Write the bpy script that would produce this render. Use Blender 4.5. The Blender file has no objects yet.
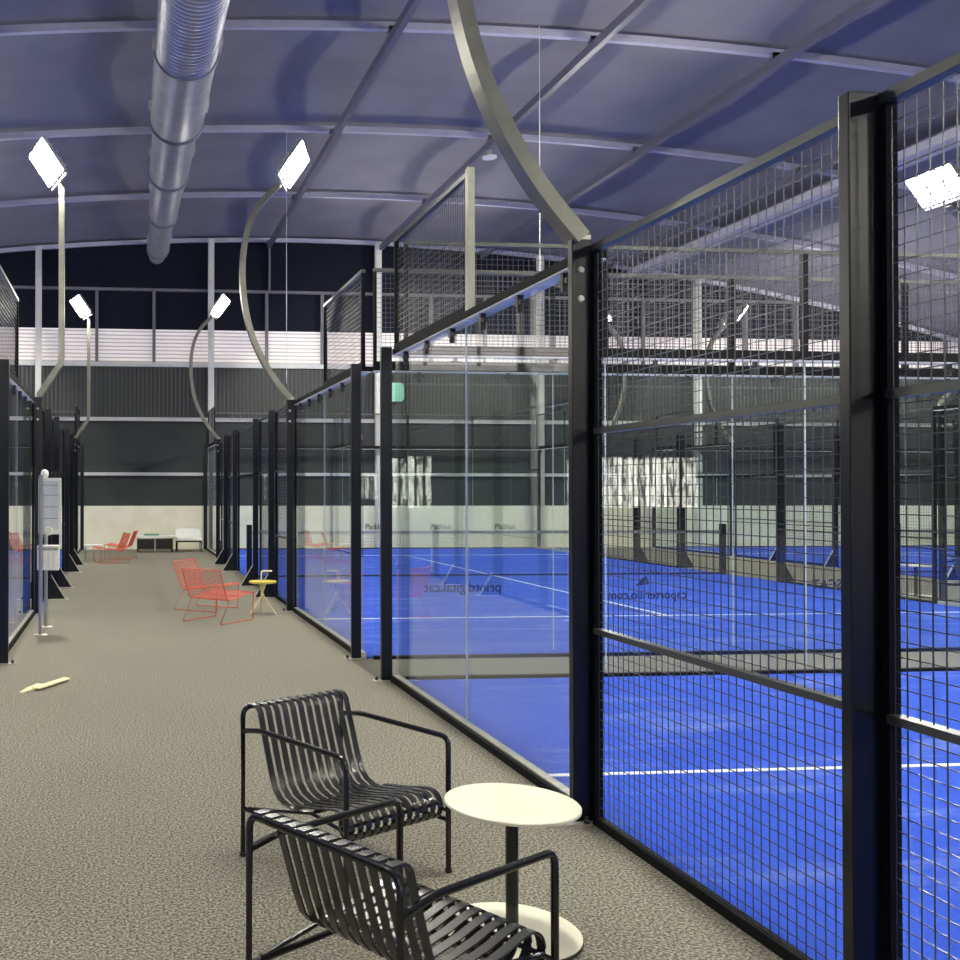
import bpy, bmesh, math, random
from mathutils import Vector, Matrix
random.seed(7)
C = bpy.context.scene.collection
PI = math.pi

# ------------------------------------------------------------------ materials
def new_mat(name):
    m = bpy.data.materials.new(name); m.use_nodes = True
    return m, m.node_tree, m.node_tree.nodes, m.node_tree.links, m.node_tree.nodes['Principled BSDF']

def pmat(name, col, rough=0.5, metal=0.0, spec=0.5, noise=None, bump=None):
    """noise=(scale, amount) varies the colour; bump=(scale, strength)"""
    m, nt, N, L, b = new_mat(name)
    b.inputs['Base Color'].default_value = (*col, 1)
    b.inputs['Roughness'].default_value = rough
    b.inputs['Metallic'].default_value = metal
    b.inputs['Specular IOR Level'].default_value = spec
    tc = N.new('ShaderNodeTexCoord')
    if noise is None: noise = (6.0, 0.06)
    n = N.new('ShaderNodeTexNoise'); n.inputs['Scale'].default_value = noise[0]
    n.inputs['Detail'].default_value = 3
    r = N.new('ShaderNodeValToRGB')
    a = noise[1]
    r.color_ramp.elements[0].position = 0.3; r.color_ramp.elements[1].position = 0.7
    r.color_ramp.elements[0].color = (*[c*(1-a) for c in col], 1)
    r.color_ramp.elements[1].color = (*[min(1, c*(1+a)) for c in col], 1)
    L.new(tc.outputs['Object'], n.inputs['Vector']); L.new(n.outputs['Fac'], r.inputs['Fac'])
    L.new(r.outputs['Color'], b.inputs['Base Color'])
    if bump:
        n2 = N.new('ShaderNodeTexNoise'); n2.inputs['Scale'].default_value = bump[0]
        bp = N.new('ShaderNodeBump'); bp.inputs['Strength'].default_value = bump[1]; bp.inputs['Distance'].default_value = 0.01
        L.new(tc.outputs['Object'], n2.inputs['Vector']); L.new(n2.outputs['Fac'], bp.inputs['Height']); L.new(bp.outputs['Normal'], b.inputs['Normal'])
    return m

def carpet_mat():
    m, nt, N, L, b = new_mat('carpet')
    tc = N.new('ShaderNodeTexCoord')
    n = N.new('ShaderNodeTexNoise'); n.inputs['Scale'].default_value = 80; n.inputs['Detail'].default_value = 4; n.inputs['Roughness'].default_value = .7
    n2 = N.new('ShaderNodeTexNoise'); n2.inputs['Scale'].default_value = 0.7; n2.inputs['Detail'].default_value = 4
    r = N.new('ShaderNodeValToRGB'); e = r.color_ramp.elements
    e[0].position = .42; e[0].color = (.085, .080, .063, 1); e[1].position = .60; e[1].color = (.40, .38, .31, 1)
    mx = N.new('ShaderNodeMixRGB'); mx.blend_type = 'MULTIPLY'; mx.inputs['Fac'].default_value = 1
    r2 = N.new('ShaderNodeValToRGB'); r2.color_ramp.elements[0].color = (.86, .86, .86, 1); r2.color_ramp.elements[1].color = (1, 1, 1, 1)
    for q in (n, n2): L.new(tc.outputs['Object'], q.inputs['Vector'])
    L.new(n.outputs['Fac'], r.inputs['Fac']); L.new(n2.outputs['Fac'], r2.inputs['Fac'])
    L.new(r.outputs['Color'], mx.inputs['Color1']); L.new(r2.outputs['Color'], mx.inputs['Color2'])
    L.new(mx.outputs['Color'], b.inputs['Base Color']); b.inputs['Roughness'].default_value = .95
    b.inputs['Specular IOR Level'].default_value = .1
    bp = N.new('ShaderNodeBump'); bp.inputs['Strength'].default_value = .15; bp.inputs['Distance'].default_value = .002
    L.new(n.outputs['Fac'], bp.inputs['Height']); L.new(bp.outputs['Normal'], b.inputs['Normal'])
    return m

def turf_mat():
    m, nt, N, L, b = new_mat('blue_turf')
    tc = N.new('ShaderNodeTexCoord')
    n = N.new('ShaderNodeTexNoise'); n.inputs['Scale'].default_value = 1.3; n.inputs['Detail'].default_value = 9; n.inputs['Roughness'].default_value = .68
    mp = N.new('ShaderNodeMapping'); mp.inputs['Scale'].default_value = (.45, 1.6, 1)
    L.new(tc.outputs['Object'], mp.inputs['Vector']); L.new(mp.outputs['Vector'], n.inputs['Vector'])
    r = N.new('ShaderNodeValToRGB'); e = r.color_ramp.elements
    e[0].position = .52; e[0].color = (.030, .090, .56, 1); e[1].position = .78; e[1].color = (.20, .28, .64, 1)
    n2 = N.new('ShaderNodeTexNoise'); n2.inputs['Scale'].default_value = 60
    mx = N.new('ShaderNodeMixRGB'); mx.blend_type = 'MULTIPLY'; mx.inputs['Fac'].default_value = .5
    L.new(tc.outputs['Object'], n2.inputs['Vector'])
    L.new(n.outputs['Fac'], r.inputs['Fac']); L.new(r.outputs['Color'], mx.inputs['Color1'])
    r2 = N.new('ShaderNodeValToRGB'); r2.color_ramp.elements[0].position = .3; r2.color_ramp.elements[0].color = (.65, .65, .65, 1)
    r2.color_ramp.elements[1].position = .6
    L.new(n2.outputs['Fac'], r2.inputs['Fac']); L.new(r2.outputs['Color'], mx.inputs['Color2'])
    L.new(mx.outputs['Color'], b.inputs['Base Color']); b.inputs['Roughness'].default_value = .9
    b.inputs['Specular IOR Level'].default_value = .15
    return m

def stripes_mat(name, c1, c2, axis, period, rough=.5, spec=.4, lo=.5, emit=0):
    """corrugated sheet: ribs repeating along an axis, as colour + bump"""
    m, nt, N, L, b = new_mat(name)
    tc = N.new('ShaderNodeTexCoord'); w = N.new('ShaderNodeTexWave'); w.wave_type = 'BANDS'
    w.bands_direction = axis; w.inputs['Scale'].default_value = 1.0/period*0.31416; w.inputs['Distortion'].default_value = 0
    L.new(tc.outputs['Object'], w.inputs['Vector'])
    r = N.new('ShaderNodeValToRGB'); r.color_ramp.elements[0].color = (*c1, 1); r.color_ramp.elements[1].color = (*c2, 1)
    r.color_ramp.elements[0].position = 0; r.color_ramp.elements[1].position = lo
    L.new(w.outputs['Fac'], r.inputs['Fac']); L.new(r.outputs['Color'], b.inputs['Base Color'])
    b.inputs['Roughness'].default_value = rough; b.inputs['Specular IOR Level'].default_value = spec
    bp = N.new('ShaderNodeBump'); bp.inputs['Strength'].default_value = .6; bp.inputs['Distance'].default_value = .02
    L.new(w.outputs['Fac'], bp.inputs['Height']); L.new(bp.outputs['Normal'], b.inputs['Normal'])
    if emit:
        L.new(r.outputs['Color'], b.inputs['Emission Color']); b.inputs['Emission Strength'].default_value = emit
    return m

def glass_mat():
    m = bpy.data.materials.new('clear_glass'); m.use_nodes = True
    nt = m.node_tree; N = nt.nodes; L = nt.links; N.clear()
    out = N.new('ShaderNodeOutputMaterial'); g = N.new('ShaderNodeNewGeometry')
    dot = N.new('ShaderNodeVectorMath'); dot.operation = 'DOT_PRODUCT'
    L.new(g.outputs['Incoming'], dot.inputs[0]); L.new(g.outputs['Normal'], dot.inputs[1])
    ab = N.new('ShaderNodeMath'); ab.operation = 'ABSOLUTE'; L.new(dot.outputs['Value'], ab.inputs[0])
    om = N.new('ShaderNodeMath'); om.operation = 'SUBTRACT'; om.inputs[0].default_value = 1; L.new(ab.outputs[0], om.inputs[1])
    pw = N.new('ShaderNodeMath'); pw.operation = 'POWER'; L.new(om.outputs[0], pw.inputs[0]); pw.inputs[1].default_value = 5
    ma = N.new('ShaderNodeMath'); ma.operation = 'MULTIPLY_ADD'; L.new(pw.outputs[0], ma.inputs[0]); ma.inputs[1].default_value = .96; ma.inputs[2].default_value = .042
    t = N.new('ShaderNodeBsdfTransparent'); t.inputs['Color'].default_value = (.955, .975, .968, 1)
    gl = N.new('ShaderNodeBsdfGlossy'); gl.inputs['Roughness'].default_value = .01; gl.inputs['Color'].default_value = (1, 1, 1, 1)
    mx = N.new('ShaderNodeMixShader'); L.new(ma.outputs[0], mx.inputs[0]); L.new(t.outputs[0], mx.inputs[1]); L.new(gl.outputs[0], mx.inputs[2])
    L.new(mx.outputs[0], out.inputs['Surface'])
    return m

def emit_mat(name, col, s):
    m, nt, N, L, b = new_mat(name)
    b.inputs['Base Color'].default_value = (*col, 1)
    b.inputs['Emission Color'].default_value = (*col, 1); b.inputs['Emission Strength'].default_value = s
    return m

def concrete_mat():
    m, nt, N, L, b = new_mat('cream_concrete')
    tc = N.new('ShaderNodeTexCoord'); n = N.new('ShaderNodeTexNoise'); n.inputs['Scale'].default_value = 1.6; n.inputs['Detail'].default_value = 8
    r = N.new('ShaderNodeValToRGB'); r.color_ramp.elements[0].position = .35; r.color_ramp.elements[0].color = (.88, .83, .64, 1)
    r.color_ramp.elements[1].position = .6; r.color_ramp.elements[1].color = (.95, .92, .76, 1)
    L.new(tc.outputs['Object'], n.inputs['Vector']); L.new(n.outputs['Fac'], r.inputs['Fac']); L.new(r.outputs['Color'], b.inputs['Base Color'])
    b.inputs['Roughness'].default_value = .9
    return m

M = {}
M['carpet'] = carpet_mat(); M['turf'] = turf_mat(); M['glass'] = glass_mat(); M['concrete'] = concrete_mat()
M['post'] = pmat('black_navy_steel', (.005, .007, .012), .3, 0, .4)
M['rail'] = pmat('dark_rail_paint', (.010, .011, .012), .65, 0, .1)
M['railtop'] = pmat('grey_green_rail_paint', (.085, .09, .08), .3, .4, .6)
M['galv'] = pmat('galvanised_steel', (.42, .43, .41), .35, .85, .5, noise=(14, .18))
M['zinc'] = pmat('zinc_plate', (.60, .58, .52), .4, .5, .5, noise=(20, .15))
M['wire'] = pmat('mesh_wire', (.065, .067, .08), .3, .5, .8)
M['black'] = pmat('black_powder_coat', (.010, .010, .011), .22, 0, .6)
M['slat'] = pmat('black_slat_coat', (.020, .020, .019), .26, 0, .9)
M['cream'] = pmat('cream_tabletop', (.80, .77, .62), .5)
M['white'] = pmat('white_paint', (.80, .80, .76), .45)
M['line'] = pmat('white_line', (.85, .88, .9), .8)
M['red'] = pmat('salmon_red_rod', (.70, .125, .07), .4)
M['yellow'] = pmat('yellow_lacquer', (.80, .66, .12), .35)
M['lityellow'] = pmat('lit_yellow_lacquer', (.86, .80, .45), .35)  # same yellow lacquer, paler: its lit look is put into the colour
M['arc'] = pmat('pole_steel', (.26, .26, .22), .35, .6, .5, noise=(9, .12))
M['duct'] = pmat('duct_metal', (.36, .37, .43), .42, .8, .5, noise=(5, .12))
M['ring'] = pmat('duct_collar', (.30, .32, .36), .4, .8, .5)
M['membrane'] = pmat('roof_membrane', (.235, .225, .26), .75, 0, .3, noise=(.9, .10))
M['arch'] = pmat('arch_paint', (.50, .49, .58), .5, 0, .4)
M['purlin'] = pmat('purlin_steel', (.16, .16, .22), .4, .5, .5)
M['navy'] = pmat('navy_cladding', (.004, .006, .016), .6, 0, .2)
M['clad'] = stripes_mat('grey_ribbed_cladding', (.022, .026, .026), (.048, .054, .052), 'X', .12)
M['clad2'] = pmat('grey_flat_cladding', (.045, .051, .050), .6, 0, .3, noise=(.8, .15))
M['girt'] = pmat('girt_galvanised', (.62, .63, .62), .45, .3)
M['column'] = pmat('column_paint', (.66, .66, .62), .5)
M['mullion'] = pmat('mullion_grey', (.16, .16, .18), .5)
M['poly'] = stripes_mat('white_translucent_sheet', (.42, .37, .36), (.84, .78, .76), 'Z', .11, emit=.22)
M['shopglass'] = emit_mat('bright_shopfront_glass', (1, .97, .88), 4.5)
_n = M['shopglass'].node_tree; _t = _n.nodes.new('ShaderNodeTexCoord'); _m = _n.nodes.new('ShaderNodeMapping'); _m.inputs['Scale'].default_value = (6, 1, 1.1)
_z = _n.nodes.new('ShaderNodeTexNoise'); _z.inputs['Scale'].default_value = 1.4; _z.inputs['Detail'].default_value = 3; _r = _n.nodes.new('ShaderNodeValToRGB')
_r.color_ramp.elements[0].position = .44; _r.color_ramp.elements[0].color = (.03, .04, .04, 1); _r.color_ramp.elements[1].position = .52; _r.color_ramp.elements[1].color = (1, .96, .84, 1)
_n.links.new(_t.outputs['Object'], _m.inputs['Vector']); _n.links.new(_m.outputs['Vector'], _z.inputs['Vector']); _n.links.new(_z.outputs['Fac'], _r.inputs['Fac']); _n.links.new(_r.outputs['Color'], _n.nodes['Principled BSDF'].inputs['Emission Color'])
M['lens'] = emit_mat('floodlight_lens', (1, .96, .84), 250)
M['housing'] = pmat('lamp_housing', (.45, .46, .45), .4, .6)
M['wood'] = pmat('pale_wood', (.80, .70, .42), .6, noise=(8, .12))
M['mint'] = pmat('mint_green_panel', (.30, .66, .50), .5)
M['netting'] = pmat('net_twine', (.02, .02, .025), .7)
M['decal'] = pmat('navy_lettering', (.012, .025, .12), .6)
M['decalk'] = pmat('black_lettering', (.02, .02, .02), .6)
M['seal'] = pmat('milky_joint_seal', (.55, .60, .68), .5)
M['paper'] = pmat('notice_paper', (.62, .66, .70), .5, noise=(9, .08))
M['stainless'] = pmat('brushed_stainless', (.55, .54, .50), .28, .9)
M['green'] = pmat('green_cushion', (.10, .34, .20), .8)
M['dark'] = pmat('dark_plastic', (.02, .02, .022), .5)

# ------------------------------------------------------------------ mesh builder
class MB:
    def __init__(s): s.bm = bmesh.new()
    def box(s, a, b):
        x0, y0, z0 = a; x1, y1, z1 = b
        v = [s.bm.verts.new(p) for p in ((x0,y0,z0),(x1,y0,z0),(x1,y1,z0),(x0,y1,z0),(x0,y0,z1),(x1,y0,z1),(x1,y1,z1),(x0,y1,z1))]
        for f in ((0,3,2,1),(4,5,6,7),(0,1,5,4),(1,2,6,5),(2,3,7,6),(3,0,4,7)): s.bm.faces.new([v[i] for i in f])
        return s
    def bbox(s, a, b, r=.004):
        n0 = len(s.bm.verts); s.bm.verts.ensure_lookup_table()
        before = set(s.bm.edges); s.box(a, b)
        ed = [e for e in s.bm.edges if e not in before]
        bmesh.ops.bevel(s.bm, geom=ed, offset=r, segments=2, affect='EDGES', profile=.5)
        return s
    def sweep(s, pts, rx, ry=None, n=8, up=(0,0,1), rect=False, closed=False):
        """sweep a round (or rectangular) section along pts"""
        pts = [Vector(p) for p in pts]; ry = rx if ry is None else ry
        rings = []; up = Vector(up); m = len(pts)
        for i, p in enumerate(pts):
            if closed: d = (pts[(i+1) % m]-pts[i-1])
            elif i == 0: d = pts[1]-p
            elif i == m-1: d = p-pts[i-1]
            else: d = (pts[i+1]-p).normalized()+(p-pts[i-1]).normalized()
            d.normalize(); a = d.cross(up)
            if a.length < 1e-3: a = d.cross(Vector((0, 1, 0)))
            a.normalize(); b = a.cross(d).normalized()
            k = 1.0
            if not closed and 0 < i < m-1:
                c = (p-pts[i-1]).normalized().dot(d); k = 1/max(c, .5)
            if rect: offs = [(-1,-1),(1,-1),(1,1),(-1,1)]
            else: offs = [(math.cos(2*PI*j/n), math.sin(2*PI*j/n)) for j in range(n)]
            rings.append([s.bm.verts.new(p + a*(o[0]*rx) + b*(o[1]*ry*(k if rect else 1))) for o in offs])
        q = len(rings[0])
        for i in range(m if closed else m-1):
            A, B = rings[i], rings[(i+1) % m]
            for j in range(q): s.bm.faces.new((A[j], A[(j+1)%q], B[(j+1)%q], B[j]))
        if not closed:
            s.bm.faces.new(rings[0][::-1]); s.bm.faces.new(rings[-1])
        return s
    def lathe(s, prof, c=(0,0,0), n=40, axis='z'):
        """prof: list of (r, h) ; closed solid of revolution"""
        rings = []
        for r, h in prof:
            ring = []
            for j in range(n):
                a = 2*PI*j/n
                if axis == 'z': p = (c[0]+r*math.cos(a), c[1]+r*math.sin(a), c[2]+h)
                else: p = (c[0]+r*math.cos(a), c[1]+h, c[2]+r*math.sin(a))
                ring.append(s.bm.verts.new(p))
            rings.append(ring)
        for A, B in zip(rings, rings[1:]):
            for j in range(n): s.bm.faces.new((A[j], A[(j+1)%n], B[(j+1)%n], B[j]))
        s.bm.faces.new(rings[0][::-1]); s.bm.faces.new(rings[-1])
        return s
    def prism(s, pts, d):
        """planar polygon extruded by vector d"""
        a = [s.bm.verts.new(p) for p in pts]; b = [s.bm.verts.new(Vector(p)+Vector(d)) for p in pts]; n = len(pts)
        s.bm.faces.new(a[::-1]); s.bm.faces.new(b)
        for j in range(n): s.bm.faces.new((a[j], a[(j+1)%n], b[(j+1)%n], b[j]))
        return s
    def build(s, name, mat, parent=None, smooth=False):
        bmesh.ops.recalc_face_normals(s.bm, faces=s.bm.faces)
        me = bpy.data.meshes.new(name); s.bm.to_mesh(me); s.bm.free()
        me.materials.append(mat)
        if smooth:
            for p in me.polygons: p.use_smooth = True
            try: me.set_sharp_from_angle(angle=math.radians(35))
            except Exception: pass
        o = bpy.data.objects.new(name, me); C.objects.link(o)
        if parent is not None: o.parent = parent
        return o

def thing(name, label, cat, loc=(0,0,0), rz=0, group=None):
    o = bpy.data.objects.new(name, None); o.empty_display_size = .1; C.objects.link(o)
    o.location = loc; o.rotation_euler = (0, 0, rz); o['label'] = label; o['category'] = cat
    if group: o['group'] = group
    return o
def struct(o):
    o['kind'] = 'structure'; return o
def copy_tree(o, parent=None):
    c = o.copy(); C.objects.link(c)
    if parent is not None: c.parent = parent
    for ch in list(o.children): copy_tree(ch, c)
    return c
def place(o, loc, rz, label, group=None):
    o.location = loc; o.rotation_euler = (0, 0, rz); o['label'] = label
    if group: o['group'] = group
    return o
ORD = ['first','second','third','fourth','fifth','sixth','seventh','eighth','ninth','tenth']

# ------------------------------------------------------------------ layout (metres; corridor runs along +Y)
XC = 2.378; XR = 2.32; XL = -1.13         # corridor faces of the right and left court fences
YE = 28.95                      # end wall
YB = -20.0                      # wall behind the viewer
XMIN, XMAX = -13.0, 30.0
AY0, AY1 = -9.91, 8.79          # near court
BY0, BY1 = 9.91, 28.6           # far courts
def roof_z(x): return 9.24 - .0062*(x-5.5)**2

# ------------------------------------------------------------------ setting
fl = struct(MB().box((XMIN, YB, -.1), (XMAX, YE, 0)).build('floor', M['carpet']))
def court_floor(x0, y0, y1, n, lines):
    struct(MB().box((x0+.07, y0+.06, 0.0), (x0+9.98, y1-.06, .012)).build('floor', M['turf']))
    b = MB()
    b.box((x0+.1, y1-3.05-.025, .012), (x0+9.98, y1-3.05+.025, .015))
    b.box((x0+.1, y0+3.05-.025, .012), (x0+9.98, y0+3.05+.025, .015))
    b.box((x0+5.05-.025, y0+2.95, .0155), (x0+5.05+.025, y1-2.95, .017))
    struct(b.build('floor', M['line']))
court_floor(XC, AY0, AY1, 1, True); court_floor(XC, BY0, BY1, 2, True)
court_floor(XL-10.08, BY0, BY1, 3, True); court_floor(XL-10.08, AY0, AY1, 4, True)
court_floor(15.95, BY0, BY1, 5, True); court_floor(15.95, AY0, AY1, 6, True)

# end wall in bands
w = struct(MB().box((XMIN, YE, 1.27), (XMAX, YE+.2, 3.8)).build('wall_back', M['clad2']))
struct(MB().box((XMIN, YE, 3.8), (XMAX, YE+.2, 5.42)).build('wall_back', M['clad']))
struct(MB().box((XMIN, YE-.03, 0), (XMAX, YE+.2, 1.27)).build('wall_back', M['concrete']))
struct(MB().box((XMIN, YE+.06, 5.42), (XMAX, YE+.2, 6.45)).build('window_1', M['poly']))
struct(MB().box((XMIN, YE+.06, 6.45), (XMAX, YE+.2, 9.4)).build('wall_back', M['navy']))
tn = [0]
def trim(mb, mat):
    tn[0] += 1
    return struct(mb.build('trim_%d' % tn[0], mat))
for z, h in ((2.20, .09), (3.80, .11), (5.40, .13)): trim(MB().box((XMIN, YE-.10, z-h/2), (XMAX, YE-.01, z+h/2)), M['girt'])
trim(MB().box((XMIN, YE-.06, 7.56), (XMAX, YE+.04, 7.64)), M['mullion'])
for k in range(-1, 7):                      # columns each 5 m
    x = -2.45+5*k
    trim(MB().box((x-.085, YE-.24, 0), (x+.085, YE-.06, roof_z(x)-.1)), M['column'])
    for q in (1, 2):
        xx = x+5*q/3
        trim(MB().box((xx-.045, YE-.05, 5.45), (xx+.045, YE+.05, 7.6)), M['mullion'])
for x in (4.3,): trim(MB().box((x-.03, YE-.05, 7.6), (x+.03, YE+.05, roof_z(x)-.05)), M['mullion'])
struct(MB().box((XMIN-.2, YB, 0), (XMIN, YE, 7.2)).build('wall_left', M['clad2']))
struct(MB().box((XMAX, YB, 0), (XMAX+.2, YE, 6)).build('wall_right', M['clad2']))
struct(MB().box((XMIN, YB-.2, 0), (XMAX, YB, 9.4)).build('wall_front', M['clad2']))
# bright shop-front windows behind the viewer (they show as reflections in the court glass)
for i, (x0, x1) in enumerate(((10.95, 12.0), (18.4, 20.4), (20.6, 22.9), (-2.2, 2.6))):
    wf = struct(MB().box((x0-.06, YB, .95), (x1+.06, YB+.06, 3.15)).build('window_%d' % (i+2), M['dark']))
    n = 3 if x1-x0 < 3 else 5
    for q in range(n):
        a = x0+(x1-x0)*q/n+.06; bb = x0+(x1-x0)*(q+1)/n-.06
        MB().box((a, YB+.061, 1.05), (bb, YB+.075, 3.05)).build('pane', M['shopglass'], wf)

# roof membrane (arched, slightly billowing between the arches) + arches + purlins
def membrane():
    bm = bmesh.new(); nx = 44; ny = 110; g = []
    for j in range(ny+1):
        y = YB + (YE+.1-YB)*j/ny; row = []
        ph = ((YE-y)/4.5) % 1.0
        for i in range(nx+1):
            x = XMIN+(XMAX-XMIN)*i/nx
            row.append(bm.verts.new((x, y, roof_z(x)+.16*math.sin(PI*ph))))
        g.append(row)
    for j in range(ny):
        for i in range(nx): bm.faces.new((g[j][i], g[j+1][i], g[j+1][i+1], g[j][i+1]))
    me = bpy.data.meshes.new('ceiling'); bm.to_mesh(me); bm.free(); me.materials.append(M['membrane'])
    for p in me.polygons: p.use_smooth = True
    o = bpy.data.objects.new('ceiling', me); C.objects.link(o); return struct(o)
membrane()
for k in range(0, 11):
    y = YE-.08-4.5*k
    pts = [(x, y, roof_z(x)-.10) for x in [XMIN+(XMAX-XMIN)*i/40 for i in range(41)]]
    trim(MB().sweep(pts, .05, .058, rect=True), M['arch'])
for x in (.9, 4.28, 7.62, 10.75, 14.4):
    zz = roof_z(x)-.26
    b = MB().sweep([(x, YB, zz), (x, YE-.1, zz)], .055, .075, rect=True)
    for k in range(0, 11):
        y = YE-.08-4.5*k; b.box((x-.09, y-.05, zz+.05), (x+.09, y+.05, zz+.16))
    trim(b, M['purlin'])
trim(MB().box((15.4, YB, 8.32), (15.9, YE-.1, 8.5)), M['arch'])

# ------------------------------------------------------------------ fence pieces
WCACHE = {}
def wires(L, z0, z1, name, parent, along, pitch=.05, r=.0016):
    """welded wire grid in the local XZ plane (length L) or, along='y', YZ plane; shared mesh data"""
    key = (round(L, 3), round(z0, 3), round(z1, 3), along, pitch)
    if key not in WCACHE:
        b = MB(); n = max(1, round(L/pitch)); m = max(1, round((z1-z0)/pitch))
        for i in range(n+1):
            t = L*i/n
            if along == 'x': b.box((t-r, -r, z0), (t+r, r, z1))
            else: b.box((-r, t-r, z0), (r, t+r, z1))
        for j in range(m+1):
            z = z0+(z1-z0)*j/m
            if along == 'x': b.box((0, r, z-r), (L, 3*r, z+r))
            else: b.box((r, 0, z-r), (3*r, L, z+r))
        o = b.build(name, M['wire'], parent); WCACHE[key] = o.data; return o
    o = bpy.data.objects.new(name, WCACHE[key]); C.objects.link(o); o.parent = parent; return o

def fbox(along, L0, L1, d0, d1, z0, z1, b=None):
    b = b or MB()
    if along == 'y': b.box((d0, L0, z0), (d1, L1, z1))
    else: b.box((L0, d0, z0), (L1, d1, z1))
    return b

def glass_panel(x, y, L, along, side, label, group, seal=True, clamps=3, text=None, top=2.95, curb=True):
    """x,y: start of pane; side: +1/-1 = which way the outside (corridor) lies across the pane"""
    t = thing('glass_panel', label, 'glass panel', (x, y, 0), 0, group)
    fbox(along, .008, L-.001, -.006, .006, .06 if curb else .035, top).build('pane', M['glass'], t)
    r0, r1 = (-.035, .085) if side < 0 else (-.085, .035)
    fbox(along, 0, L, r0, r1, top, 3.0).build('top_rail', M['rail'], t)
    fbox(along, .0, L, r0+.005, r1-.005, top-.012, top-.001).build('rail_underside', M['white'], t)
    fbox(along, .0, L, -.028, .028, 0.0, .06 if curb else .035).build('bottom_channel', M['zinc'] if curb else M['rail'], t)
    if curb: fbox(along, 0, L, .0301*side if side > 0 else -.055, .055 if side > 0 else -.0301, .002, .05).build('floor_trim', M['rail'], t)
    if seal: fbox(along, .0, .007, -.0065, .0065, .07, top-.012).build('joint_seal', M['seal'], t)
    for i in range(clamps):
        s = L*(i+.5)/clamps
        b = fbox(along, s-.014, s+.014, -.02, .02, top-.12, top-.012)
        fbox(along, s-.05, s+.05, -.016, .016, top-.075, top-.045, b)
        b.build('clamp', M['dark'], t)
    return t

def mesh_panel(x, y, L, along, label, group, rails=(1.0, 2.03), z0=0, z1=3.0):
    t = thing('mesh_panel', label, 'wire mesh panel', (x, y, z0), 0, group)
    H = z1-z0; sr0, sr1 = (-.02, .02)
    fbox(along, 0, L, -.022, .022, H-.035, H).build('top_rail', M['railtop'] , t)
    fbox(along, 0, L, -.022, .022, 0, .045).build('bottom_rail', M['rail'], t)
    fbox(along, 0, .03, sr0, sr1, .045, H-.035).build('side_rail', M['rail'], t)
    fbox(along, L-.03, L, sr0, sr1, .045, H-.035).build('side_rail', M['rail'], t)
    for r in rails: fbox(along, .03, L-.03, -.03, .022, r-z0-.014, r-z0+.014).build('middle_rail', M['railtop'], t)
    wires(round(L-.06, 2), .045, round(H-.05, 3), 'wire_mesh', t, along).location = (0, .03, 0) if along == 'y' else (.03, 0, 0)
    return t

def post(x, y, label, group, h=3.02, side=-1, wx=.10, wy=.05, gusset=False, detail=False, bolts=False, bigplate=False):
    """x = corridor face when side=-1 (post extends to +x), or corridor face with post to -x when side=+1"""
    t = thing('fence_post', label, 'fence post', (x, y, 0), 0, group)
    xa, xb = (0, wx) if side < 0 else (-wx, 0)
    MB().bbox((xa, 0, .012), (xb, wy, h), .004).build('post_shaft', M['post'], t)
    pp = .17 if bigplate else .07
    pa, pb = (xa-pp, xb) if side < 0 else (xa, xb+pp)
    MB().box((pa, -.05 if bigplate else -.004, 0), (pb-(.035 if bigplate else 0), wy+.004, .012)).build('base_plate', M['zinc'], t)
    if detail:
        for bx, by in (((pa+.03, -.02), (pa+.10, -.025), (pa+.06, wy-.02), (pb-.055, -.028)) if bigplate else ((pa+.03, .025),) if side < 0 else ((pb-.03, .025),)):
            MB().lathe([(.016, 0), (.016, .012), (.010, .02), (.008, .032)], (bx, by, .012), 8).build('anchor_bolt', M['dark'], t)
    if bolts:
        for z in (h-.16, h-.31):
            xm = (xa+xb)/2 + (-.01)
            o = MB().lathe([(.018, 0), (.018, -.006), (.012, -.011)], (xm, 0, z), 14, 'y').build('glass_bolt', M['zinc'], t)
    if gusset:
        g0, g1 = (0, -.22) if side < 0 else (0, .22)
        MB().prism([(g0, .015, .012), (g1, .015, .012), (g0, .015, .38)], (0, .02, 0)).build('gusset', M['post'], t)
        MB().sweep([(g1, .025, .014), (g0, .025, .385)], .022, .005, rect=True, up=(0,0,1)).build('gusset_edge', M['zinc'], t)
        MB().box((min(g1, g0), -.03, .0), (max(g1, g0)+ (0 if g1 < 0 else .05), .08, .011)).build('foot_plate', M['zinc'], t)
    return t

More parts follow.
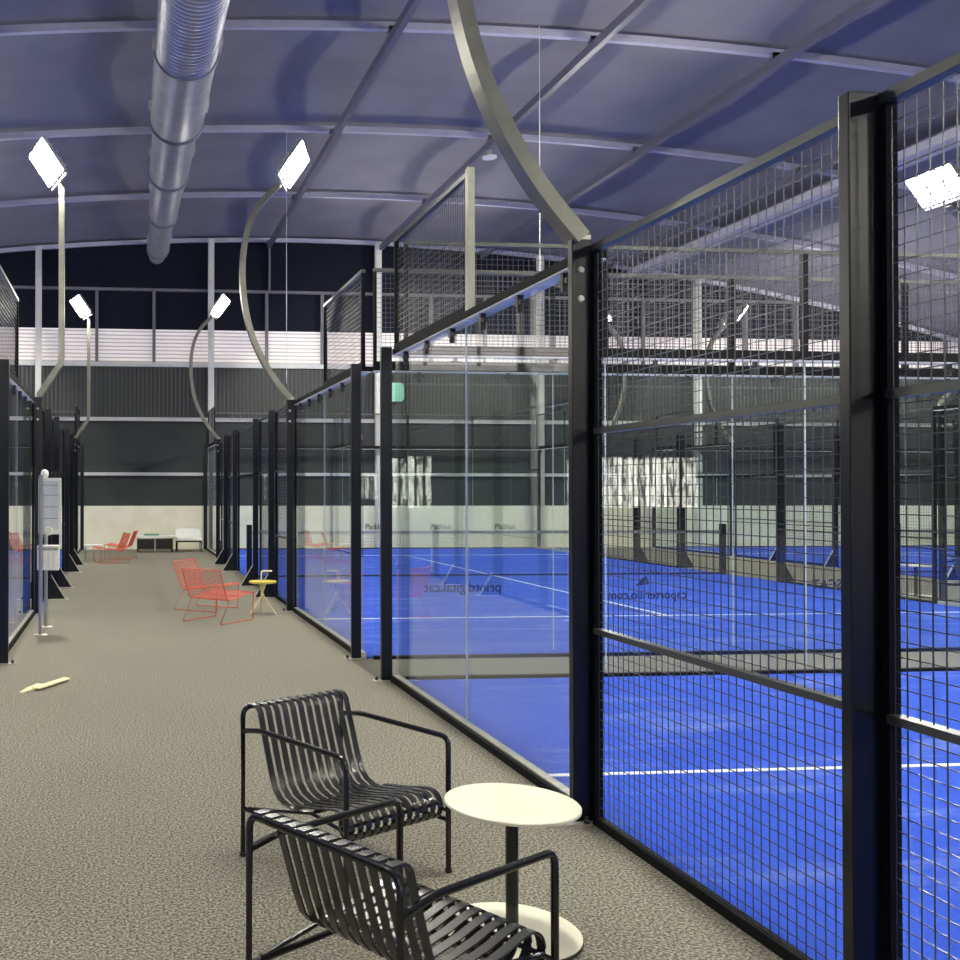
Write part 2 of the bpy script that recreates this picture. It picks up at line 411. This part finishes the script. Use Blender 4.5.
def long_side(x, side, y0, offs, where, letters):
    """long fence of a far court; side -1: corridor lies toward -x."""
    cx = x+.135 if side < 0 else x-.135
    g = 'posts of the ' + where
    for i, o in enumerate(offs):
        corner = i in (0, len(offs)-1)
        nm = 'near corner post' if i == 0 else ('far corner post' if i == len(offs)-1 else ORD[i]+' post from the near end')
        post(x, y0+o-(.05 if i == len(offs)-1 else 0), 'black steel %s of the %s' % (nm, where), g, 3.02, side,
             gusset=i in (2, 3, 4, 5), bolts=i in (1, 6), detail=(i < 2))
    gp = 'glass panels of the ' + where; gm = 'mesh panels of the ' + where
    a, b = offs[0]+.05, offs[1]
    h = (b-a)/2
    glass_panel(cx, y0+a, h, 'y', side, 'clear glass panel beside the near corner post of the ' + where, gp, seal=False)
    glass_panel(cx, y0+a+h, h, 'y', side, 'clear glass panel before the first light pole of the ' + where, gp)
    a, b = offs[6]+.05, offs[7]-.05; h = (b-a)/2
    glass_panel(cx, y0+a, h, 'y', side, 'clear glass panel after the last light pole of the ' + where, gp, seal=False)
    glass_panel(cx, y0+a+h, h, 'y', side, 'clear glass panel beside the far corner post of the ' + where, gp)
    # raised 4 m corners
    mesh_panel(cx, y0+offs[0]+.05, 1.93, 'y', 'raised wire mesh section on top at the near corner of the ' + where, 'raised mesh corners', (), 3.0, 4.0)
    mesh_panel(cx, y0+offs[7]-.05-1.93, 1.93, 'y', 'raised wire mesh section on top at the far corner of the ' + where, 'raised mesh corners', (), 3.0, 4.0)
    for i, nm in ((1, 'nearest'), (2, 'second'), (4, 'third'), (5, 'farthest')):
        a, b = offs[i]+.05, offs[i+1]
        mesh_panel(cx, y0+a, b-a, 'y', '%s full-height wire mesh panel of the %s' % (nm, where), gm)
    a, b = offs[3]+.05, offs[4]
    mesh_panel(cx, y0+a, b-a, 'y', 'wire mesh panel above the court entrance of the ' + where, gm, (), 2.0, 3.0)

def end_wall(x0, y, where, side, n=5, texts=None, first=0):
    """transverse glass wall with a metre of mesh on top, five 2 m panes"""
    for k in range(first, n):
        xs = x0+.10+2.0*k*.985
        PL = 1.97
        if k == 0: xs += .07; PL -= .07
        if k == n-1: PL -= .07
        pl = glass_panel(xs, y, PL, 'x', side, 'clear glass pane of the %s, %s from the left' % (where, ORD[k]), 'glass panes of the '+where, seal=k > 0, clamps=2, curb=False)
        if texts and texts[k]: lettering(pl, texts[k][0], texts[k][1], texts[k][2], texts[k][3], texts[k][4])
        mesh_panel(xs, y, PL, 'x', 'wire mesh on top of the %s, %s from the left' % (where, ORD[k]), 'upper mesh of the '+where, (), 3.0, 4.0)

def lettering(parent, text, cx, z, width, style):
    cu = bpy.data.curves.new('lettering', 'FONT'); cu.body = text; cu.align_x = 'CENTER'; cu.extrude = .0006
    cu.offset = .008
    o = bpy.data.objects.new('tmp', cu); C.objects.link(o)
    bpy.context.view_layer.update()
    dg = bpy.context.evaluated_depsgraph_get()
    me = bpy.data.meshes.new_from_object(o.evaluated_get(dg)); bpy.data.objects.remove(o)
    xs = [v.co.x for v in me.vertices]; sc = width/(max(xs)-min(xs))
    sgn = -1 if style[0] == 'm' else 1
    for v in me.vertices:
        x, yy, zz = v.co; v.co = (sgn*x*sc+cx, -.010+zz*.5, yy*sc+z)
    me.materials.clear(); me.materials.append(M['decal' if style[0] == 'm' else 'decalk'])
    l = bpy.data.objects.new('lettering', me); C.objects.link(l); l.parent = parent
    if style.endswith('L'):
        b = MB()
        pts = [(cx-.10+.02*i, -.0095, z+.13+.035*math.sin(i*.55)) for i in range(6)]
        b.prism([(cx-.11, -.009, z+.12), (cx-.02, -.009, z+.13), (cx+.0, -.009, z+.21), (cx-.05, -.009, z+.19), (cx-.08, -.009, z+.15)], (0, .001, 0))
        b.prism([(cx+.0, -.009, z+.20), (cx+.02, -.009, z+.14), (cx-.01, -.009, z+.13)], (0, .001, 0))
        b.build('leaf_logo', M['decal'], parent)

OFF = [0, 4.0, 5.8, 7.7, 11.0, 12.9, 14.8, 18.69]
# --- near court (right of the viewer)
WA = 'fence of the near court on the right'
gA = 'posts of the near court fence'
post(XR, AY1-.05, 'black steel corner post at the far end of the near court', gA, 3.02, -1, detail=True)
post(XR, 4.93, 'black steel post with round silver bolts beside the white bistro table', gA, 3.03, -1, detail=True, bolts=True, bigplate=True, wx=.112)
post(XR, 2.963, 'broad black steel post nearest the viewer on the right', gA, 3.01, -1, detail=True, wx=.127)
post(XR, 1.20, 'black steel post of the near court, just outside the right picture edge', gA, 3.03, -1)
cx = XR+.135
p1 = glass_panel(cx, 4.985, 1.905, 'y', -1, 'clear glass panel of the near court behind the black armchairs', 'glass panels of the near court side', seal=False)
p2 = glass_panel(cx, 6.895, 1.84, 'y', -1, 'clear glass panel of the near court next to its far corner post', 'glass panels of the near court side')
mesh_panel(cx, 6.85, 1.88, 'y', 'raised wire mesh section on top at the corner of the near court', 'raised mesh corners', (), 3.0, 4.0)
MB().box((cx-.025, 6.79, 3.0), (cx+.025, 6.85, 4.02)).build('corner_upright', M['arc'], p2).parent = None
o = [q for q in C.objects if q.name.startswith('corner_upright')][-1]
o['label'] = 'pale steel upright holding the raised mesh above the near court glass'; o['category'] = 'steel upright'
mesh_panel(cx-.015, 3.02, 1.90, 'y', 'wire mesh panel between the bolted post and the nearest post', 'mesh panels of the near court')
mesh_panel(cx-.015, 1.26, 1.70, 'y', 'wire mesh panel cut by the right picture edge', 'mesh panels of the near court')
end_wall(XC, AY1, 'near court end wall', 1, 5, {0: ('printdigital.cat', .54, .80, .72, 'm'), 1: ('caporterillo.com', .40, .72, .76, 'mL'), 2: ('tecnic ASCAT', .42, .80, .72, 'm'), 3: None, 4: None})
# --- far court on the right
end_wall(XC, BY0, 'far right court near end wall', -1)
end_wall(XC, BY1, 'far right court back wall', 1, 5, {0: None, 1: None, 2: ('Padilan', 1.0, .58, .62, 'k'), 3: ('Padilan', 1.0, .58, .62, 'k'), 4: ('Padilan', 1.0, .58, .62, 'k')})
long_side(XR, -1, BY0, OFF, 'right corridor fence', None)
long_side(XR+10.12, +1, BY0, OFF, 'far court opposite fence', None)
long_side(XL, +1, BY0, OFF, 'left corridor fence', None)
long_side(15.95, -1, BY0, OFF, 'third court fence', None)
end_wall(15.95, BY1, 'third court back wall', 1)
end_wall(XL-10.12, BY1, 'left court back wall', 1, 5, None, 3)

# nets
def net(x0, y, where):
    t = thing('court_net', 'dark padel net with white tape across the %s' % where, 'net', (x0, y, 0), 0, 'court nets')
    for s in (.14, 9.94):
        p = MB().bbox((s-.05, -.05, .012), (s+.05, .05, 1.05)).build('net_post', M['post'], t)
        MB().sweep([(s+.08, 0, .1), (s+.08, 0, .95)], .012, n=6).build('tension_strap', M['line'], p)
    b = MB(); L = 9.6
    for i in range(int(L/.06)+1): b.box((.24+i*.06-.0012, -.001, .05), (.24+i*.06+.0012, .001, .86))
    for j in range(14): b.box((.24, .001, .05+j*.06-.0012), (.24+L, .003, .05+j*.06+.0012))
    b.build('netting', M['netting'], t)
    MB().box((.2, -.012, .86), (9.88, .012, .92)).build('top_tape', M['galv'], t)
    MB().box((.2, -.012, .02), (9.88, .012, .05)).build('bottom_band', M['netting'], t)
net(XR, BY0+9.35, 'far right court'); net(XL-10.12, BY0+9.35, 'left court'); net(15.95, BY0+9.35, 'third court')

# ------------------------------------------------------------------ floodlight poles
def lamp_head(t, px, pz, dirx, rot=0):
    """three panels in a row on a crossbar, tilted towards the court (dirx); rot swings the head about the pole"""
    RM = Matrix.Rotation(rot, 3, 'Z')
    def T(v): return Vector((px, 0, pz)) + RM @ Vector(v)
    MB().sweep([T((0, -.42, 0)), T((0, .42, 0))], .018, rect=True).build('crossbar', M['housing'], t)
    for k in (-1, 0, 1):
        yc = k*.29
        a = Vector((dirx*.04, 0, .03)); d = Vector((dirx*.31, 0, .42)); nrm = Vector((dirx*.50, 0, -.40)).normalized(); N = RM @ nrm
        q0 = [Vector((0, yc-.125, 0))+a, Vector((0, yc+.125, 0))+a, Vector((0, yc+.125, 0))+a+d, Vector((0, yc-.125, 0))+a+d]
        q = [T(v) for v in q0]
        hb = MB().prism(q, -N*.05)
        hb.sweep([T((0, yc, 0)), T(Vector((0, yc, 0))+a-nrm*.02)], .02, n=6)
        for f in range(5):
            e = a+d*(.1+.2*f)-nrm*.05
            hb.prism([T(Vector((0, yc-.11, 0))+e), T(Vector((0, yc+.11, 0))+e), T(Vector((0, yc+.11, 0))+e+d*.03), T(Vector((0, yc-.11, 0))+e+d*.03)], -N*.03)
        h = hb.build('lamp', M['housing'], t)
        c = sum(q, Vector())/4
        q2 = [c+(v-c)*.92+N*.002 for v in q]
        MB().prism(q2, N*.008).build('lamp_lens', M['lens'], h)

def arc_pole(x, y, s, label, straight=False, rot=0):
    """s: +1 = court lies toward +x (the pole bows out over the corridor)"""
    t = thing('floodlight_pole', label, 'floodlight', (x, y, 3.034), 0, 'floodlight poles')
    if straight:
        pts = [(0, 0), (.30, .45), (.315, .58), (.315, 1.6), (.312, 2.98)]
        path = [(-s*a, 0, z) for a, z in pts]; tip = path[-1]
    else:
        ctl = [(0, 0), (.25, .27), (.45, .56), (.60, .86), (.70, 1.18), (.755, 1.52), (.765, 1.86), (.735, 2.18), (.655, 2.48), (.51, 2.74), (.34, 2.92), (.17, 3.06)]
        path = [(-s*a*.90, 0, z) for a, z in ctl]; tip = path[-1]
        # smooth
        P = [Vector(p) for p in path]; sm = []
        for i in range(len(P)-1):
            p0, p1_, p2_, p3 = P[max(i-1, 0)], P[i], P[i+1], P[min(i+2, len(P)-1)]
            for u in range(4):
                q = u/4
                sm.append(.5*((2*p1_)+(p2_-p0)*q+(2*p0-5*p1_+4*p2_-p3)*q*q+(3*p1_-p0-3*p2_+p3)*q**3))
        sm.append(P[-1]); path = sm
    MB().sweep(path, .04, .06, rect=True, up=(0, 1, 0)).build('pole', M['arc'], t)
    MB().box((-.05, -.03, -.012 if abs(y-4.955) > .01 else -.003), (.05, .03, .02)).build('mounting_foot', M['zinc'], t)
    lamp_head(t, tip[0]+s*.03, tip[2]+.03, s, rot)
    return t
PX = {'A': XR+.06}
arc_pole(XR+.05, 4.955, 1, 'large curved steel floodlight pole rising from the bolted post by the table')
arc_pole(XR+.05, BY0+4.02, 1, 'curved floodlight pole with a lit lamp, nearer one right of the corridor', rot=-.3)
arc_pole(XR+.05, BY0+14.82, 1, 'curved floodlight pole with a lit lamp at the far end right of the corridor', rot=-.3)
arc_pole(XL-.05, BY0+4.02, -1, 'kinked upright floodlight pole with a lit lamp, nearer one left of the corridor', True, .3)
arc_pole(XL-.05, BY0+14.82, -1, 'kinked upright floodlight pole with a lit lamp at the far left of the corridor', True, .3)
arc_pole(XR+10.07, BY0+4.02, -1, 'curved floodlight pole seen bright through the mesh near the right edge')
arc_pole(XR+10.07, BY0+14.82, -1, 'curved floodlight pole seen through the mesh beside the bolted post')
arc_pole(16.0, BY0+4.02, 1, 'nearer curved floodlight pole on the third court beyond the second corridor')
arc_pole(16.0, BY0+14.82, 1, 'farther curved floodlight pole on the third court, its lamps seen from behind')
for (x, s, nm) in ((XR+10.07, -1, 'on the hidden side of the near court'), (XL-.05, -1, 'on the left court beside the viewer'), (16.0, 1, 'on the court right of the near court')):
    arc_pole(x, 4.995, s, 'curved floodlight pole ' + nm, s < 0 and x < 0)
    post(x-.05*1 if s > 0 else x+.05, 4.97, 'black steel post carrying the floodlight ' + nm, 'posts outside the picture', 3.02, -1 if s > 0 else 1)
for (x, s, nm) in ((XL-10.2, 1, 'on the outer side of the left court'), (26.1, -1, 'on the outer side of the third court')):  # unseen outer poles, added to bring more light onto the end wall
    for y, dist in ((BY0+4.02, 'nearer'), (BY0+14.82, 'farther')):
        arc_pole(x, y, s, '%s added unseen curved floodlight pole %s' % (dist, nm))
        post(x-.05 if s > 0 else x+.05, y-.025, '%s added unseen black steel post %s' % (dist, nm), 'posts outside the picture', 3.02, -1 if s > 0 else 1)
for y, dist in ((-5.9, 'behind the viewer'), (-14.9, 'far behind the viewer')):
    for (x, s, nm) in ((XR+.05, 1, 'right of the corridor'), (XR+10.07, -1, 'across the near court'), (XL-.05, -1, 'left of the corridor'), (16.0, 1, 'beyond the second corridor')):
        arc_pole(x, y, s, 'curved floodlight pole %s, %s' % (nm, dist))
        post(x-.05*1 if s > 0 else x+.05, y-.025, 'black steel post of the floodlight %s, %s' % (nm, dist), 'posts outside the picture', 3.02, -1 if s > 0 else 1)

# ------------------------------------------------------------------ duct
def duct():
    x, zc = .87, 7.92
    t = thing('ventilation_duct', 'long round silver ventilation duct hanging under the roof above the corridor', 'duct', (x, 0, zc))
    ys = [4.0, 13.8, 16.4, 19.2, 22.1, 25.2]; D = [.90, .90, .77, .655, .555]
    for i in range(5):
        a, b = ys[i], ys[i+1]; r = D[i]/2
        if i == 0:
            prof = []; n = int((b-a)/.10)
            for k in range(n+1):
                y = a+(b-a)*k/n; prof += [(r-.020, y), (r-.004, y+.018), (r, y+.04), (r-.004, y+.07)] if k < n else [(r-.01, y)]
        else:
            r2 = r-.012; prof = [(r, a), (r, (a+b)/2), (r, b-.15), (D[min(i+1, 4)]/2, b)]
        MB().lathe(prof, (0, 0, 0), 40, 'y').build('duct_section', M['duct'], t, True)
        MB().lathe([(r-.01, b-.05), (r+.02, b-.05), (r+.02, b+.03), (r-.01, b+.03)], (0, 0, 0), 40, 'y').build('collar', M['ring'], t, True)
    MB().lathe([(.277, 25.2), (.277, 25.5), (.21, 25.8), (.21, 26.1)], (0, 0, 0), 32, 'y').build('duct_section', M['duct'], t, True)
    for k in range(10):
        y = 5+2.15*k; i = max(j for j in range(5) if ys[j] <= y); r = D[i]/2
        for s in (-1, 1): MB().box((s*r-.03, y-.22, -.045), (s*r+.03, y+.22, .045)).build('side_grille', M['zinc'], t)
        MB().sweep([(0, y+.5, r), (0, y+.5, roof_z(.87)-zc+.0)], .008, n=6).build('hanger_rod', M['ring'], t)
duct()

# sensor and hanging cables
t = thing('ceiling_sensor', 'small round white fitting hanging under a roof purlin', 'ceiling fitting', (7.62, 20.0, 8.72))
MB().lathe([(.05, .0), (.05, .14)], (0, 0, 0), 16).build('stem', M['housing'], t, True)
MB().lathe([(.08, -.05), (.15, -.03), (.15, 0), (.06, .02)], (0, 0, 0), 28).build('disc', M['white'], t, True)
o = MB().sweep([(6.6, 15.15, 3.0), (6.6, 15.15, roof_z(6.6)-.08)], .007, n=6).build('hanging_cable', M['girt'])
o['label'] = 'thin pale cable hanging from the roof beside the large curved pole'; o['category'] = 'cable'
o = MB().sweep([(3.3, 19.85, 3.9), (3.3, 19.85, roof_z(3.3)-.05)], .007, n=6).build('hanging_cable', M['girt'])
o['label'] = 'thin cable hanging from the roof over the nearer right-hand corridor light'; o['category'] = 'cable'

# mint green sign on the end wall
t = thing('exit_sign', 'rounded mint green sign high on the end wall, partly hidden by posts', 'sign', (7.98, YE-.16, 4.66))
def rrect(w, h, r, y):
    p = []
    for cx_, cz_, a0 in ((w-r, h-r, 0), (-w+r, h-r, 90), (-w+r, -h+r, 180), (w-r, -h+r, 270)):
        for k in range(6):
            a = math.radians(a0+18*k); p.append((cx_+r*math.cos(a), y, cz_+r*math.sin(a)))
    return p
MB().prism(rrect(.38, .31, .14, 0), (0, .08, 0)).build('sign_rim', M['dark'], t)
MB().prism(rrect(.35, .28, .12, -.012), (0, .011, 0)).build('sign_face', M['mint'], t)

# ------------------------------------------------------------------ slatted lounge armchair
def arcpts(c, r, a0, a1, n):
    return [(c[0]+r*math.cos(math.radians(a0+(a1-a0)*i/n)), c[1]+r*math.sin(math.radians(a0+(a1-a0)*i/n))) for i in range(n+1)]
def slat_chair(label, group):
    W, D, Hb, Ha = .631, .701, .698, .608
    t = thing('slatted_armchair', label, 'armchair', group=group)
    w, d, r = W/2, D/2, .0125
    # rear inverted-U tube (legs + top rail)
    def bend(pts, rad=.05, n=5):
        P = [Vector(p) for p in pts]; out = [P[0]]
        for i in range(1, len(P)-1):
            a, b, c = P[i-1], P[i], P[i+1]; u = (a-b).normalized(); v = (c-b).normalized()
            s, e = b+u*rad, b+v*rad
            for k in range(n+1):
                q = k/n; out.append((1-q)**2*s+2*q*(1-q)*b+q*q*e)
        out.append(P[-1]); return out
    for s in (-1, 1):
        MB().sweep(bend([(s*w, -d, 0), (s*w, -d, Hb-.0), (s*w*.55, -d, Hb)]), r, n=10).build('rear_leg', M['black'], t, True)
        MB().sweep(bend([(s*w, d, 0), (s*w, d, Ha), (s*w, -d+.13, Ha+.005), (s*w, -d, Ha-.02)], .045), r, n=10).build('armrest_leg', M['black'], t, True)
        MB().sweep([(s*w, -d, .225), (s*w, d, .235)], r*.9, n=8).build('side_rail', M['black'], t, True)
        for y in (-d, d): MB().lathe([(r+.003, 0), (r+.003, .02)], (s*w, y, 0), 10).build('foot_cap', M['dark'], t, True)
    MB().sweep([(-w*.56, -d, Hb), (w*.56, -d, Hb)], r, n=10).build('top_rail', M['black'], t, True)
    # slats follow one side profile (y, z)
    prof = [(-d-.004, Hb+.013)] + arcpts((-d+.035, Hb-.037), .050, 90, 16, 8)
    prof += [(-d+.105, .60), (-d+.16, .43)] + [(-d+.19, .355), (-d+.225, .318), (-d+.275, .300), (-d+.33, .298)]
    prof += [(-.0, .318), (.13, .338), (d-.12, .362)] + arcpts((d-.075, .300), .066, 90, -90, 14) + [(d-.11, .236)]
    n = 12; ws = .0155
    for i in range(n):
        x = -w+.042+(W-.084)*i/(n-1)
        MB().sweep([(x, a, b) for a, b in prof], ws, .003, rect=True, up=(0, 0, 1)) .build('slat', M['slat'], t, True)
    for (y, z) in ((-d+.30, .285), (.12, .322), (d-.05, .300)):
        MB().sweep([(-w+.025, y, z), (w-.025, y, z)], .009, n=8).build('cross_rod', M['black'], t, True)
    for s in (-1, 1):
        MB().sweep([(s*(w-.012), -d+.30, .285), (s*(w-.012), .12, .322), (s*(w-.012), d-.05, .30), (s*w, d, .27)], .009, n=8).build('seat_bar', M['black'], t, True)
        MB().sweep([(s*(w-.012), -d+.30, .285), (s*w, -d+.05, .235)], .009, n=8).build('seat_bar', M['black'], t, True)
    return t
def fixslats(): pass
aA = slat_chair('black slatted metal armchair behind, its open seat facing the white table', 'black slatted armchairs')
place(aA, (1.014, 4.50, 0), -1.035-PI/2, aA['label'])
aB = copy_tree(aA)
place(aB, (.864, 3.033, 0), .564-PI/2, 'black slatted metal armchair in front, seen from behind and cut by the bottom edge')
aC = copy_tree(aA)
place(aC, (13.25, 14.2, 0), -.3-PI/2, 'black slatted armchair in the second corridor, seen through the mesh at the right edge')

# round bistro table
def bistro(loc, label, group='white round bistro tables'):
    t = thing('bistro_table', label, 'table', loc, 0, group)
    MB().lathe([(.246, .494), (.257, .497), (.257, .505), (.254, .508)], (0,0,0), 64).build('tabletop', M['cream'], t, True)
    MB().lathe([(.09, .490), (.09, .4995)], (0,0,0), 24).build('top_bracket', M['black'], t, True)
    MB().lathe([(.0245, .014), (.0245, .49)], (0,0,0), 24).build('table_column', M['black'], t, True)
    MB().lathe([(.262, 0), (.262, .008)], (0,0,0), 64).build('base_rim_shadow', M['dark'], t, True)  # dark ring stands in for the shadow around the base
    MB().lathe([(.259, .0081), (.259, .013), (.25, .0145)], (0,0,0), 64).build('base_disc', M['cream'], t, True)
    return t
bistro((1.51, 3.74, 0), 'round cream bistro table with black column between the two black armchairs')
bistro((12.95, 15.1, 0), 'small white round table in the second corridor beside the black armchair')

# red wire lounge chair
def wire_chair(label):
    t = thing('wire_chair', label, 'chair', group='red wire lounge chairs')
    w = .31
    side = [(.36, .36), (.30, .372), (.0, .325), (-.20, .300), (-.25, .325), (-.30, .45), (-.40, .70)]
    b = MB(); n = 17
    for i in range(1, n):
        x = -w+2*w*i/n; b.sweep([(x, y, z) for y, z in side], .0045, n=5)
    b.build('seat_rods', M['red'], t, True)
    for s in (-1, 1):
        MB().sweep([(s*w, y, z) for y, z in side], .009, n=8).build('side_frame', M['red'], t, True)
        MB().sweep([(s*w, .34, .362), (s*w, .33, .02), (s*w, .31, .008), (s*w, -.36, .008), (s*w, -.375, .03), (s*w, -.20, .30)], .0075, n=8).build('sled_leg', M['red'], t, True)
    for y, z in ((.36, .36), (-.40, .70), (-.22, .302), (.05, .332)): MB().sweep([(-w, y, z), (w, y, z)], .008, n=8).build('cross_rod', M['red'], t, True)
    return t
r1 = place(wire_chair('x'), (1.27, 13.05, 0), math.radians(47)-PI/2, 'red wire lounge chair seen from behind beside the yellow table')
r2 = place(copy_tree(r1), (1.22, 14.3, 0), math.radians(-35)-PI/2, 'red wire lounge chair just beyond the one beside the yellow table')
r3 = place(copy_tree(r1), (-.30, 23.6, 0), math.radians(195)-PI/2, 'red wire lounge chair far down the corridor next to the white side table')
r4 = place(copy_tree(r1), (-.08, 25.0, 0), math.radians(170)-PI/2, 'red wire lounge chair far down the corridor in front of the green-topped bench')

# yellow tray table with handle
t = thing('tray_table', 'small yellow round tray table with a bent carrying handle on top', 'table', (1.93, 13.62, 0))
MB().lathe([(.17, .435), (.19, .44), (.19, .465), (.183, .465), (.180, .447)], (0,0,0), 40).build('tray', M['yellow'], t, True)
for a in (90, 200, 330):
    ca, sa = math.cos(math.radians(a)), math.sin(math.radians(a))
    MB().sweep([(-.05*ca, -.05*sa, .437), (.02*ca, .02*sa, .25), (.20*ca, .20*sa, .012)], .011, n=8).build('leg', M['lityellow'], t, True)
MB().sweep([(-.02, 0, .20), (-.02, 0, .58), (-.01, 0, .597), (.01, 0, .602), (.13, 0, .602)], .013, n=10).build('handle', M['lityellow'], t, True)

# far seating
t = thing('side_table', 'low white side table with wire legs at the far left fence', 'table', (-.72, 24.2, 0))
MB().bbox((-.23, -.2, .36), (.23, .2, .40), .01).build('tabletop', M['white'], t)
for sx in (-1, 1):
    for sy in (-1, 1): MB().sweep([(sx*.2, sy*.17, .36), (sx*.2, sy*.17, 0)], .01, n=6).build('leg', M['galv'], t)
    MB().sweep([(sx*.2, -.17, .02), (sx*.2, .17, .02)], .008, n=6).build('foot_rail', M['galv'], t)
t = thing('bench', 'low white-topped bench with black frame against the cream end wall', 'bench', (.88, 27.8, 0))
MB().bbox((-.52, -.25, .38), (.52, .25, .46), .02).build('bench_top', M['white'], t)
MB().bbox((-.50, -.20, .08), (.50, .22, .36), .01).build('storage_box', M['black'], t)
for sx in (-1, 0, 1):
    for sy in (-1, 1): MB().box((sx*.48-.02, sy*.235-.012, 0), (sx*.48+.02, sy*.235+.012, .38)).build('leg', M['galv'] if sx == 0 else M['black'], t)
o = MB().bbox((-.30+.88, 27.8-.18, .461), (.12+.88, 27.8+.18, .50), .012).build('seat_pad', M['green'])
o['label'] = 'green pad lying on the white bench by the end wall'; o['category'] = 'cushion'
t = thing('lounge_chair', 'white upholstered lounge chair on a black tube frame by the end wall', 'chair', (1.84, 27.9, 0))
MB().prism([(x, .18+z*.12, z) for x, _, z in [(a[0], 0, a[2]+.44) for a in rrect(.36, .20, .10, 0)]], (0, .09, 0)).build('backrest', M['white'], t, True)
MB().bbox((-.36, -.30, .30), (.36, .22, .40), .04).build('seat', M['white'], t, True)
for y in (-.30, .22): MB().sweep([(-.34, y, 0), (-.34, y, .27), (-.31, y, .295), (.31, y, .295), (.34, y, .27), (.34, y, 0)], .018, n=8).build('leg_frame', M['black'], t, True)
for s in (-1, 1): MB().sweep([(s*.34, -.30, .29), (s*.34, .22, .29)], .015, n=8).build('side_bar', M['black'], t, True)

# notice / dispenser stand at the left
t = thing('information_stand', 'steel two-legged stand with a glazed notice panel and a white box beside the left fence', 'stand', (-.98, 11.9, 0))
for (dx, dy) in ((0, 0), (.01, .68)):
    p = MB().lathe([(.024, .01), (.024, 1.90)], (dx, dy, 0), 20).build('stand_pole', M['stainless'], t, True)
    MB().lathe([(.085, 0), (.085, .008), (.03, .014)], (dx, dy, 0), 28).build('base_disc', M['zinc'], p, True)
MB().lathe([(.02, 1.86), (.042, 1.885), (.05, 1.92), (.042, 1.955), (.015, 1.975)], (.03, .20, 0), 20).build('round_cap', M['white'], t, True)
MB().lathe([(.015, 1.86), (.018, 1.90), (.018, 1.95)], (.17, .25, 0), 12).build('fitting', M['dark'], t, True)
MB().bbox((-.04, .12, 1.19), (.235, .19, 1.87), .012).build('notice_frame', M['white'], t)
MB().box((.0, .112, 1.25), (.20, .1195, 1.83)).build('notice_board', M['paper'], t)
for z in (1.38, 1.52, 1.66, 1.78): MB().box((.0, .106, z), (.20, .1115, z+.006)).build('shelf_line', M['mullion'], t)
MB().lathe([(.05, 0), (.055, -.01), (.04, -.05)], (.085, .11, 1.235), 20, 'y').build('round_dispenser', M['cream'], t, True)
MB().bbox((-.05, .08, .76), (.21, .24, 1.06), .012).build('box_body', M['white'], t)
for x in (.02, .08, .14): MB().box((x, .072, .80), (x+.006, .0795, .98)).build('box_slot', M['housing'], t)
MB().box((-.04, .07, 1.0), (.20, .0795, 1.035)).build('box_lip', M['galv'], t)

# wooden strips on the carpet
def paddle(pts, z, h, label):
    o = MB().prism([(x, y, z) for x, y in pts], (0, 0, h)).build('wooden_strip', M['wood'])
    o['label'] = label; o['category'] = 'wood strip'; o['group'] = 'wooden strips on the carpet'
def strip(a, b, w0, w1, neck):
    a = Vector(a); b = Vector(b); d = (b-a); n = Vector((-d.y, d.x)).normalized(); m = a+d*neck
    return [tuple(a-n*w0*.5), tuple(a+n*w0*.5), tuple(m+n*w1*.5), tuple(b+n*w1*.5), tuple(b-n*w1*.35), tuple(m-n*w1*.5)]
paddle(strip((-.86, 8.48), (-.71, 8.84), .03, .10, .5), .002, .012, 'pale wooden strip lying to the left on the carpet, narrow end outward')
paddle(strip((-.75, 8.60), (-.50, 9.04), .075, .08, .3), .015, .012, 'pale wooden strip lying to the right, overlapping the other strip')

# ------------------------------------------------------------------ world, camera, view
w = bpy.data.worlds.new('World'); bpy.context.scene.world = w; w.use_nodes = True
w.node_tree.nodes['Background'].inputs[0].default_value = (.5, .55, .8, 1); w.node_tree.nodes['Background'].inputs[1].default_value = .25

F, YAW, PIT, ROLL, CX, H = 987.333, .0910, .0106, .0010, 213.5554, 1.7215
cam = bpy.data.cameras.new('camera'); co = bpy.data.objects.new('camera', cam); C.objects.link(co)
cam.sensor_width = 36; cam.sensor_fit = 'HORIZONTAL'; cam.lens = F*36/960
cam.shift_x = (480-CX)/960; cam.clip_start = .05; cam.clip_end = 200
fw = Vector((math.sin(YAW)*math.cos(PIT), math.cos(YAW)*math.cos(PIT), math.sin(PIT)))
q = fw.to_track_quat('-Z', 'Y'); co.rotation_mode = 'QUATERNION'
from mathutils import Quaternion
co.rotation_quaternion = q @ Quaternion((0, 0, 1), ROLL)
co.location = (0, 0, H)
s = bpy.context.scene; s.camera = co
s.view_settings.view_transform = 'Standard'; s.view_settings.look = 'None'
s.view_settings.exposure = 0.9; s.view_settings.gamma = 1; s.view_settings.use_curve_mapping = False
try:
    s.cycles.transparent_max_bounces = 40; s.cycles.max_bounces = 10
except Exception: pass
